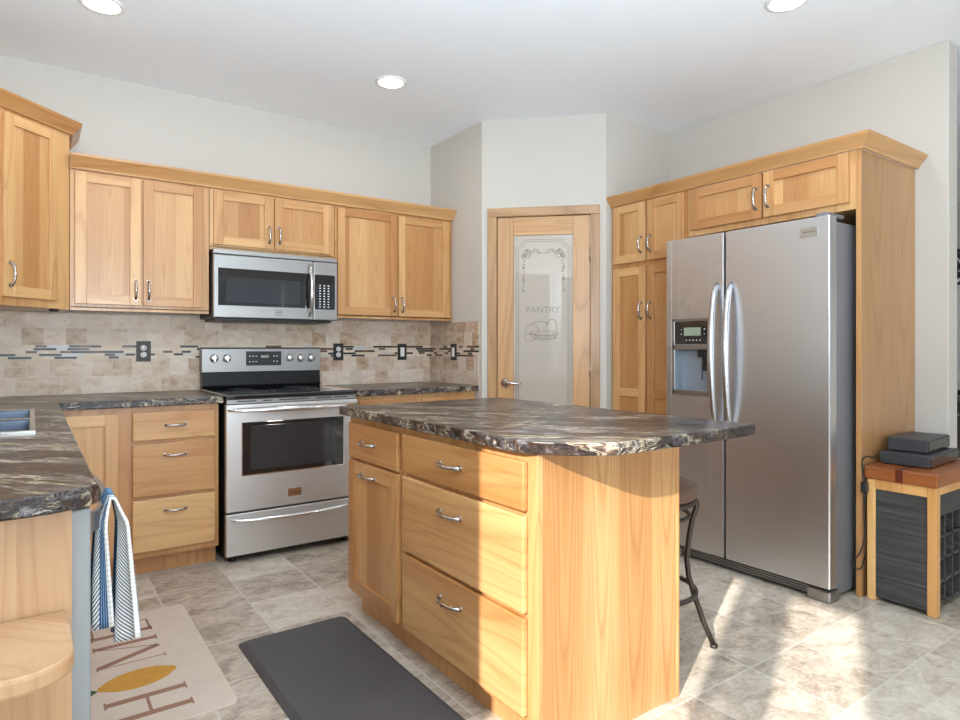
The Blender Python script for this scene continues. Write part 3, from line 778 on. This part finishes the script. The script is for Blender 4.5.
# ================================================================== RIGHT RUN: pantry cabinet, fridge surround
XC = 2.335; XD = 2.315
pc = thing('pantry_cabinet', (2.64, -1.58, 0), 'tall narrow wood pantry cabinet with four doors left of refrigerator', 'cabinet')
MB().box(XC, XR - .003, -1.888, PY - EP - .003, TK, 2.125).box(XC + .06, XR - .003, -1.888, PY - EP - .003, 0, TK).build('body', 'wv', pc)
UY, NX = (0, -1, 0), (-1, 0, 0)
for z0, z1, mid, hz in ((1.730, 2.108, None, 1.835), (.13, 1.696, .886, 1.415)):
    for i, (a, b) in enumerate(((-1.308, -1.575), (-1.596, -1.870))):
        d = shaker(pc, (XC, a), UY, NX, a - b, z0, z1, .052, mid=mid)
        pull(d, (XD, (b + .026) if i == 0 else (a - .026), hz), (0, 0, 1), NX, .10)
fc = thing('refrigerator_cabinet', (2.64, -2.4, 1.83), 'wood cabinet above the refrigerator with two wide doors', 'cabinet')
MB().box(XC, XR - .003, -2.8275, -1.890, 1.835, 2.113).build('body', 'wv', fc)
ep = thing('refrigerator_side_panel', (2.64, -2.84, 0), 'full-height light wood end panel between the refrigerator and the butcher-block table', 'panel')
MB().box(XC, XR - .003, -2.850, -2.829, .0, 2.113, .001).build('panel', 'veneer_end', ep)
MB().box(XC - .004, XC, -2.852, -2.8285, .0, 2.113, .001).build('edge_strip', 'wv', ep)
for i, (a, b) in enumerate(((-1.914, -2.360), (-2.372, -2.800))):
    d = shaker(fc, (XC, a), UY, NX, a - b, 1.868, 2.108, .055)
    pull(d, (XD, (b + .028) if i == 0 else (a - .028), 1.975), (0, 0, 1), NX, .11)
prof = [(0, 2.114), (.012, 2.114), (.016, 2.124), (.052, 2.166), (.057, 2.178), (0, 2.178)]
c_ = crown([(XC - .004, PY - EP - .003), (XC - .004, -2.854), (XR - .003, -2.854)], [(-1, 0), (-1, -1), (0, -1)], prof, 'crown_molding', 'wh', None)
settle(c_); tag(c_, 'wood crown molding along the top of the refrigerator and pantry cabinets', 'crown molding')

# ================================================================== REFRIGERATOR
XFR = 2.117
fr = thing('refrigerator', (2.5, -2.356, 0), 'tall stainless side-by-side refrigerator with ice and water dispenser', 'refrigerator')
MB().box(2.195, 2.90, -2.800, -1.912, .02, 1.765, .004).build('body', 'steel_side', fr)
MB().box(2.183, 2.195, -2.795, -1.917, .07, 1.76).build('gasket', 'black', fr)
# left (freezer) door with dispenser recess
y0, y1 = -1.899, -2.269; DZ0, DZ1 = .912, 1.340; a0, a1 = -1.942, -2.182
w = MB(); bvl = .006
w.box(XFR, 2.183, a0, y0, .068, 1.785, bvl, 2).box(XFR, 2.183, y1, a1, .068, 1.785, bvl, 2)
w.box(XFR + .0002, 2.183, a1 - .004, a0 + .004, DZ1, 1.7849).box(XFR + .0002, 2.183, a1 - .004, a0 + .004, .0681, DZ0)
fd = w.build('freezer_door', 'steel_f', fr)
ds = thing_part = MB().box(XFR - .004, XFR + .02, a0, a0 - .018, DZ0, DZ1, .002).box(XFR - .004, XFR + .02, a1, a1 + .010, DZ0, DZ1, .002).box(XFR - .004, XFR + .02, a0, a1, DZ0, DZ0 + .030, .002).box(XFR - .004, XFR + .02, a0, a1, 1.322, DZ1, .002).box(XFR - .004, XFR + .02, a0, a1, 1.165, 1.196, .002).build('dispenser_frame', 'steel', fd)
MB().box(XFR - .001, XFR + .02, a0 - .018, a1 + .010, 1.196, 1.322).build('dispenser_panel', 'black_glass', fd)
MB().box(XFR - .0025, XFR, -2.022, -2.130, 1.243, 1.288, .0005).build('display', 'lcd', fd)
for i in range(5): MB().box(XFR - .002, XFR, -2.035 - i * .022, -2.041 - i * .022, 1.215, 1.221).build('button', 'white_print', fd)
for s in (-2.000, -2.150):
    for z_ in (1.25, 1.275): MB().box(XFR - .002, XFR, s, s - .007, z_, z_ + .004).build('button', 'white_print', fd)
M['recess'] = plain('dispenser_recess_grey', srgb(150, 158, 168), .35, .4)
w = MB().box(XFR + .060, XFR + .064, a0 - .015, a1 + .008, DZ0 + .03, 1.168).box(XFR, XFR + .062, a0 - .016, a0 - .019, DZ0 + .03, 1.168).box(XFR, XFR + .062, a1 + .008, a1 + .011, DZ0 + .03, 1.168).box(XFR, XFR + .062, a0 - .016, a1 + .01, DZ0 + .026, DZ0 + .032)
w.build('dispenser_recess', 'recess', fd)
MB().box(XFR + .01, XFR + .06, -2.10, -2.165, 1.125, 1.165, .004).box(XFR + .03, XFR + .036, -2.115, -2.15, 1.05, 1.13, .002).tube([(XFR + .03, -2.12, 1.13), (XFR + .025, -2.12, 1.0)], .003, 6).build('dispenser_lever', 'black', fd)
# right door
rd = MB().box(XFR, 2.183, -2.279, -2.812, .068, 1.785, .006, 2).build('refrigerator_door', 'steel_f', fr)
for par, yy in ((fd, -2.232), (rd, -2.316)):
    pts = []; R = []
    for i in range(25):
        a = i / 24; s = math.sin(PI * a) ** .5; pts.append((XFR + .002 - .062 * s, yy, .76 + .755 * a)); R.append(.0185 * (.6 + .4 * s))
    MB().tube(pts, R, 14).build('handle', 'handle_steel', par, 'long bowed polished bar handle')
bd = MB().box(XFR - .003, XFR, -2.674, -2.758, 1.694, 1.740, .001).build('badge', 'chrome', rd, 'small rectangular maker badge')
text('FRIGIDAIRE', 'badge_text', 'darkgrey', bd, .0125, (XFR - .0033, -2.716, 1.714), (0, -1, 0), (0, 0, 1), .0002)
MB().box(2.14, 2.30, -2.735, -2.79, 1.786, 1.805, .004).build('hinge_cover', 'steel_side', fr)
w = MB().box(2.15, 2.19, -2.79, -1.92, .012, .062, .002).build('grille', 'darkgrey', fr)
for z_ in (.022, .034, .046): MB().box(2.146, 2.150, -2.70, -1.95, z_, z_ + .005).build('grille_slat', 'steel', fr)
MB().box(2.125, 2.21, -2.81, -2.70, .0, .055, .008, 2).build('foot_cover', 'steel', fr)
MB().box(2.125, 2.21, -1.99, -1.905, .0, .055, .008, 2).build('foot_cover', 'steel', fr)

# ================================================================== ISLAND
IX0, IX1, IYF, IYN = .306, .933, -1.612, -2.887
il = thing('kitchen_island', (.62, -2.25, 0), 'light wood kitchen island with drawers and a door facing the stove side', 'kitchen island')
w = MB().box(IX0, IX1 - .015, IYN + .02, IYF, TK, CB, 0).box(IX0 + .055, IX1 - .015, IYN + .02, IYF, 0, TK)
w.build('body', 'wv', il)
MB().box(IX0, IX1 - .018, IYN, IYN + .0205, .0, CB, .0).build('end_panel', 'ws', il, 'sunlit end panel of joined upright boards')
MB().box(IX1 - .018, IX1, IYN - .003, IYN + .03, 0, CB, .006, 2).build('corner_post', 'wv', il)
MB().box(IX0 - .0008, IX0 + .019, IYN - .0006, IYN + .045, 0, CB, .002).build('face_stile', 'wv', il)
U2, N2 = (0, -1, 0), (-1, 0, 0)
d = slab_drawer(il, (IX0, -1.632), U2, N2, .452, .700, .850); pull(d, (IX0 - .02, -1.830, .775), U2, N2, .115)
d = shaker(il, (IX0, -1.632), U2, N2, .452, .118, .688, .058); pull(d, (IX0 - .02, -1.830, .640), U2, N2, .115)
for z0, z1, hz in ((.708, .852, .782), (.416, .694, .618), (.122, .402, .325)):
    d = slab_drawer(il, (IX0, -2.126), U2, N2, .719, z0, z1); pull(d, (IX0 - .02, -2.460, hz), U2, N2, .125)
# top with a clipped, rounded near-left corner
P = [(1.172, -1.56), (.272, -1.56), (.272, -2.78), (.276, -2.84), (.291, -2.885), (.325, -2.932), (.385, -2.985), (.43, -3.018), (.47, -3.033), (.53, -3.038), (.80, -3.036), (1.16, -3.024), (1.172, -3.012)]
P = P[::-1]
w = MB().prism(P, CB + .001, .914, .0)
ic = w.build('island_countertop', 'laminate'); settle(ic); tag(ic, 'dark marbled countertop with rounded corner on the kitchen island', 'countertop')
bv = ic.modifiers.new('edge', 'BEVEL'); bv.width = .004; bv.segments = 2; bv.limit_method = 'ANGLE'; bv.angle_limit = 1.0

# ================================================================== STOOL
cx, cy = 1.165, -2.545
st = thing('bar_stool', (cx, cy, 0), 'iron bar stool with round brown seat behind the island end', 'stool')
MB().lathe([(.001, .580), (.185, .580), (.202, .592), (.206, .61), (.198, .632), (.16, .650), (.08, .656), (.001, .656)], (cx, cy, 0), 'z', 36).build('seat', 'leather', st, 'brown padded seat')
MB().tube([(cx + .192 * math.cos(t * PI / 18), cy + .192 * math.sin(t * PI / 18), .574) for t in range(36)], .010, 8, closed=True).tube([(cx + .17 * math.cos(t * PI / 18), cy + .17 * math.sin(t * PI / 18), .515) for t in range(36)], .008, 8, closed=True).build('seat_frame', 'iron', st)
MB().tube([(cx + .195 * math.cos(t * PI / 18), cy + .195 * math.sin(t * PI / 18), .215) for t in range(36)], .010, 8, closed=True).build('foot_ring', 'iron', st)
for deg in (-50, 40, 130, 220):
    a = math.radians(deg); q = []
    for r, z_ in ((.195, .572), (.198, .55), (.182, .50), (.168, .42), (.160, .34), (.168, .27), (.185, .21), (.222, .10), (.262, .004)): q.append((cx + r * math.cos(a), cy + r * math.sin(a), z_))
    m = MB().tube(q, .0105, 8); f = q[-1]
    m.lathe([(.001, 0), (.016, 0), (.015, .012), (.001, .012)], (f[0], f[1], 0), 'z', 10).build('leg', 'iron', st)

# ================================================================== MATS on the floor
M['mat'] = None
w = N('anti_fatigue_mat'); v = w.coord(False)
n = w.noise(v, 140, 3, .7); n2 = w.noise(v, 4, 3, .6)
w.set(base=w.mix(n2, srgb(66, 64, 66), srgb(84, 81, 82)), rough=.55); w.bump(n, .4, .001); M['mat'] = w.m
m = MB(); x0, x1, y0, y1 = -.188, .262, -2.95, -1.645
def rrect(x0, x1, y0, y1, r, n=5):
    P = []
    for cx_, cy_, a0 in ((x1 - r, y1 - r, 0), (x0 + r, y1 - r, PI / 2), (x0 + r, y0 + r, PI), (x1 - r, y0 + r, 1.5 * PI)):
        P += [(cx_ + r * math.cos(a0 + PI / 2 * i / n), cy_ + r * math.sin(a0 + PI / 2 * i / n)) for i in range(n + 1)]
    return P
P0, P1 = rrect(x0, x1, y0, y1, .02), rrect(x0 + .022, x1 - .022, y0 + .022, y1 - .022, .014)
A_ = [m.bm.verts.new((*p, .0005)) for p in P0]; B_ = [m.bm.verts.new((*p, .004)) for p in P0]; C_ = [m.bm.verts.new((*p, .018)) for p in P1]
k = len(P0)
for i in range(k):
    j = (i + 1) % k; m.bm.faces.new((A_[i], A_[j], B_[j], B_[i])); m.bm.faces.new((B_[i], B_[j], C_[j], C_[i]))
m.bm.faces.new(C_); m.bm.faces.new(A_[::-1])
tag(settle(m.build('floor_mat', 'mat')), 'plain dark grey cushioned floor mat beside the island', 'mat')

rt = thing('rug', (-.54, -1.58, 0), 'beige rug with HOME lettering and a yellow lemon in front of the sink', 'rug')
w = N('rug_beige'); v = w.coord(False); n = w.noise(w.vmul(v, (260, 120, 1)), 1, 2, .6); n2 = w.noise(v, 9, 4, .6)
w.set(base=w.mix(n2, srgb(212, 198, 182), srgb(196, 180, 163)), rough=.85); w.bump(n, .3, .0006); M['rug'] = w.m
MB().prism(rrect(-.765, -.290, -2.075, -1.085, .03), .0004, .006, .0015).build('mat', 'rug', rt)
M['rug_brown'] = plain('rug_brown_print', srgb(150, 112, 92), .85)
m = MB(); Z0, Z1 = .0055, .0064
def stroke(a, b, wd, serif=True):
    a, b = Vector(a), Vector(b); t = (b - a).normalized(); s = Vector((-t.y, t.x)) * wd / 2
    m.prism([a - s, b - s, b + s, a + s], Z0, Z1)
    if serif:
        for e_, d_ in ((a, t), (b, -t)):
            q = Vector((0, 1)) * (wd / 2 + .010); m.prism([e_ - q - d_ * .006, e_ + q - d_ * .006, e_ + q, e_ - q], Z0, Z1)
xb, xt = -.420, -.655
stroke((xt, -1.975), (xb, -1.975), .028); stroke((xt, -1.855), (xb, -1.855), .028); stroke((-.537, -1.9605), (-.537, -1.8695), .010, False)
m.build('letter_h', 'rug_brown', rt); m = MB()
stroke((xb - .02, -1.570), (xt, -1.570), .005); stroke((xt, -1.562), (xb - .025, -1.470), .028, False); stroke((xb - .025, -1.470), (xt, -1.395), .006, False); stroke((xt, -1.388), (xb - .025, -1.388), .026)
m.build('letter_m', 'rug_brown', rt); m = MB()
stroke((xt, -1.285), (xb - .028, -1.285), .028); stroke((xb - .03, -1.285), (xb - .03, -1.185), .007, False); stroke((xt + .003, -1.285), (xt + .003, -1.185), .007, False); stroke((-.55, -1.285), (-.55, -1.21), .007, False)
m.prism([(xb - .03, -1.185), (xb - .055, -1.185), (xb - .055, -1.178), (xb - .026, -1.178)], Z0, Z1)
m.build('letter_e', 'rug_brown', rt)
w = N('lemon_print'); v = w.coord(False)
w.set(base=w.mix(w.noise(v, 22, 4, .7), srgb(212, 160, 62), srgb(176, 128, 58)), rough=.85); M['lemon'] = w.m
m = MB(); Lm = []
for i in range(28):
    a = 2 * PI * i / 28; x_ = .118 * math.cos(a); y_ = .070 * math.sin(a) * (1 - .12 * abs(math.cos(a)) ** 3)
    if abs(math.cos(a)) > .97: x_ *= 1.07
    Lm.append((-.545 + x_ * .99 - y_ * .10, -1.715 + y_ + x_ * .10))
m.prism(Lm, Z0, Z1).build('lemon_print', 'lemon', rt)
M['leaf'] = plain('leaf_print', srgb(70, 92, 66), .85)
MB().prism([(-.668, -1.735), (-.70, -1.70), (-.76, -1.69), (-.745, -1.735), (-.70, -1.765)], Z0, Z1).build('leaf_print', 'leaf', rt)

# ================================================================== TOWEL over the dishwasher handle
def towel():
    w = N('towel_stripes'); uv = w.coord(False, 'UV'); u, vv, _ = w.xyz(uv)
    rib = w.math('FRACT', w.math('ADD', w.math('MULTIPLY', vv, 62.0), w.math('MULTIPLY', u, 34.0)))
    herr = w.ramp(rib, [(0, srgb(236, 234, 230)), (.55, srgb(236, 234, 230)), (.62, srgb(88, 98, 112)), (1, srgb(88, 98, 112))])
    thin = w.ramp(w.math('FRACT', w.math('MULTIPLY', u, 60.0)), [(0, srgb(40, 74, 108)), (.6, srgb(56, 92, 128)), (.7, srgb(170, 184, 196)), (1, srgb(62, 98, 134))])
    white_ = w.ramp(w.math('FRACT', w.math('MULTIPLY', vv, 60.0)), [(0, srgb(238, 236, 230)), (1, srgb(206, 204, 200))])
    blue = w.math('MAXIMUM', w.math('LESS_THAN', u, .11), w.math('GREATER_THAN', u, .27))
    wh = w.math('LESS_THAN', u, .045)
    c = w.mix(blue, herr, thin); c = w.mix(wh, c, white_)
    w.set(base=c, rough=.95, spec=.05); w.bump(rib, .4, .001); return w.m
M['towel'] = towel()
bm = bmesh.new(); uvl = bm.loops.layers.uv.new('UVMap'); nu, nv = 60, 36; grid = []
hx = -.718; ztop = .862
for i in range(nu + 1):
    u = i / nu; row = []
    for j in range(nv + 1):
        v_ = j / nv                      # 0 = back hem, 1 = front hem; bar at .35
        if v_ < .40: d_ = (.40 - v_) / .40 * .25; side = -1
        else: d_ = (v_ - .40) / .60 * .285; side = 1
        fall = min(d_ / .05, 1); spread = min(d_ / .285, 1)
        y = -2.748 + (.055 + .02 * spread) * 2 * u - .02 * spread
        rip = math.sin(u * 2 * PI * 2.3 + .6 + (0 if side > 0 else 1.2))
        x = hx + side * .016 * fall + (rip * .017 + .008 * (side > 0)) * (.25 + spread) * fall
        if side < 0: x = max(x, -.748)
        z = ztop - d_ + .012 * (1 - fall) + (.02 * math.sin(u * PI) * -spread)
        row.append(bm.verts.new((x, y, z)))
    grid.append(row)
for i in range(nu):
    for j in range(nv):
        f = bm.faces.new((grid[i][j], grid[i + 1][j], grid[i + 1][j + 1], grid[i][j + 1])); f.smooth = True
        for lp, (a, b) in zip(f.loops, ((i, j), (i + 1, j), (i + 1, j + 1), (i, j + 1))): lp[uvl].uv = (a / nu, b / nv)
me = bpy.data.meshes.new('dish_towel'); bm.to_mesh(me); bm.free(); me.materials.append(M['towel'])
tw = bpy.data.objects.new('dish_towel', me); COL.objects.link(tw); settle(tw)
tag(tw, 'blue and white striped dish towel hanging on the dishwasher handle', 'towel')
sm = tw.modifiers.new('thick', 'SOLIDIFY'); sm.thickness = .005

# ================================================================== WINE RACK TABLE by the fridge panel
wt = thing('wine_rack_table', (2.75, -3.0, 0), 'small butcher-block table with dark wine rack beside the refrigerator panel', 'table')
TX0, TX1, TY0, TY1 = 2.345, 2.93, -3.150, -2.870
w = N('black_stained_oak'); v = w.coord(False); z_ = w.xyz(v)[2]
n = w.noise(w.vmul(v, (3, 3, 60)), 1, 4, .6); pk = w.math('LESS_THAN', w.math('FRACT', w.math('DIVIDE', z_, .112)), .03)
w.set(base=w.mix(pk, w.ramp(n, [(.3, srgb(48, 46, 46)), (.6, srgb(74, 72, 70)), (.8, srgb(100, 98, 96))]), srgb(30, 28, 28)), rough=.55); M['rack'] = w.m
m = MB().box(TX0 - .012, TX1, TY0 - .008, TY1 + .008, .566, .625, .006, 2); m.build('tabletop', 'butcher', wt, 'thick red-brown butcher block top')
MB().box(TX0 - .0128, TX0 + .3, TY0 + .125, TY0 + .155, .567, .6255).build('inlay_strip', 'butcher_dark', wt)
for px_ in (TX0, TX1 - .045):
    for py_ in (TY0, TY1 - .036):
        MB().box(px_, px_ + .045, py_, py_ + .036, 0, .566, .003).build('leg', 'pine', wt)
MB().box(TX0, TX0 + .03, TY0 + .036, TY1 - .036, .520, .566, .002).build('apron', 'pine', wt)
MB().box(TX0 + .006, TX0 + .018, TY0 + .036, TY1 - .036, .02, .520).build('side_panel', 'rack', wt)
dr = MB().box(TX0 + .05, TX1 - .05, TY0 + .006, TY0 + .024, .432, .526, .003).build('drawer', 'rack', wt)
MB().lathe([(.001, -.022), (.011, -.022), (.011, -.012), (.005, 0)], (TX0 + .31, TY0 + .006, .48), 'y', 12).build('knob', 'nickel', dr)
w = MB()
for z_ in (.03, .125, .225, .325): w.box(TX0 + .045, TX1 - .045, TY0 + .02, TY1 - .04, z_, z_ + .014)
for i in range(6): w.box(TX0 + .06 + i * .09, TX0 + .075 + i * .09, TY0 + .02, TY1 - .04, .03, .43)
w.build('bottle_rack', 'rack', wt)
MB().box(TX0 + .045, TX1 - .045, TY0 + .0, TY0 + .02, .530, .566, .002).build('apron', 'pine', wt)

def box_dev(name, o, ang, L, D, z0, H, label):
    r = thing(name, (o[0], o[1], z0), label, 'media box')
    u = Vector((math.cos(ang), math.sin(ang), 0)); n = Vector((math.sin(ang), -math.cos(ang), 0))
    m = MB().frame((o[0], o[1], z0), u, n).box(0, L, -D, 0, .004, H, .004, 2)
    m.build('case', 'darkgrey', r)
    m = MB().frame((o[0], o[1], z0), u, n).box(.006, L - .006, 0, .003, .008, H - .006, .001); fp = m.build('front_panel', 'black_glass', r)
    for fx in (.02, L - .02):
        for fy in (-.02, -D + .02): MB().frame((o[0], o[1], z0), u, n).lathe([(.001, 0), (.010, 0), (.010, .005), (.001, .005)], (fx, fy, 0), 'z', 10).build('foot', 'black', r)
    return r
box_dev('cable_box', (2.462, -3.086), math.radians(3), .41, .205, .625, .056, 'wider black media box, lower of two on the butcher-block table')
box_dev('cable_box', (2.535, -3.052), math.radians(4), .33, .165, .6815, .064, 'smaller black media box, upper of two on the butcher-block table')
# loose power cord hanging between the cabinet panel and the table
pts = [(2.46, -2.868, .66), (2.40, -2.875, .655), (2.350, -2.866, .665), (2.322, -2.858, .64), (2.318, -2.87, .56), (2.322, -2.868, .50), (2.318, -2.87, .40), (2.322, -2.872, .30), (2.312, -2.865, .25), (2.318, -2.845, .20), (2.322, -2.82, .17), (2.318, -2.835, .135), (2.312, -2.862, .15), (2.318, -2.876, .22)]
def smooth(pts, k=5):
    out = []
    for i in range(len(pts) - 1):
        p0, p1, p2, p3 = (Vector(pts[max(i - 1, 0)]), Vector(pts[i]), Vector(pts[i + 1]), Vector(pts[min(i + 2, len(pts) - 1)]))
        for j in range(k):
            t = j / k; out.append(.5 * ((2 * p1) + (-p0 + p2) * t + (2 * p0 - 5 * p1 + 4 * p2 - p3) * t * t + (-p0 + 3 * p1 - 3 * p2 + p3) * t ** 3))
    return out + [Vector(pts[-1])]
pc_ = thing('power_cord', (2.318, -2.86, .13), 'thin black power cord hanging down the side of the butcher-block table', 'cord')
MB().tube(smooth(pts), .0032, 6).build('cord', 'black', pc_)
MB().box(2.306, 2.330, -2.885, -2.858, .50, .55, .003).tube([(2.318, -2.870, .50), (2.32, -2.874, .46)], .005, 6).build('plug', 'black', pc_)

# ================================================================== CEILING LIGHTS
def can(loc, label):
    r = thing('recessed_light', loc, label, 'ceiling light', 'recessed lights in the kitchen ceiling')
    MB().lathe([(.001, CE - .001), (.094, CE - .001), (.090, CE - .006), (.074, CE - .008), (.070, CE - .004), (.001, CE - .004)], (loc[0], loc[1], 0), 'z', 36).build('trim_ring', 'trimwhite', r)
    MB().lathe([(.001, CE - .0045), (.071, CE - .0045), (.060, CE - .011), (.001, CE - .013)], (loc[0], loc[1], 0), 'z', 36).build('lens', 'lamp', r)
    return r
M['lamp'] = N('lit_lamp_lens').set(base=(.9, .9, .9), emit=(1, .97, .92), es=14.0).m
LC = [((-.591, -.892, CE), 'lit recessed ceiling light over the sink corner, at the top left'), ((.875, -.897, CE), 'lit recessed ceiling light over the range end, middle of the ceiling'), ((1.932, -2.713, CE), 'lit recessed ceiling light near the refrigerator, at the top right')]
can0 = can(*LC[0])
del can0['group']
for loc, lab in LC[1:]: dup(can0, loc, lab)
for loc, _ in LC:
    light('recessed_lamp', 'AREA', (loc[0], loc[1], CE - .02), 2.2, (1, .95, .88), .13, direction=(0, 0, -1))
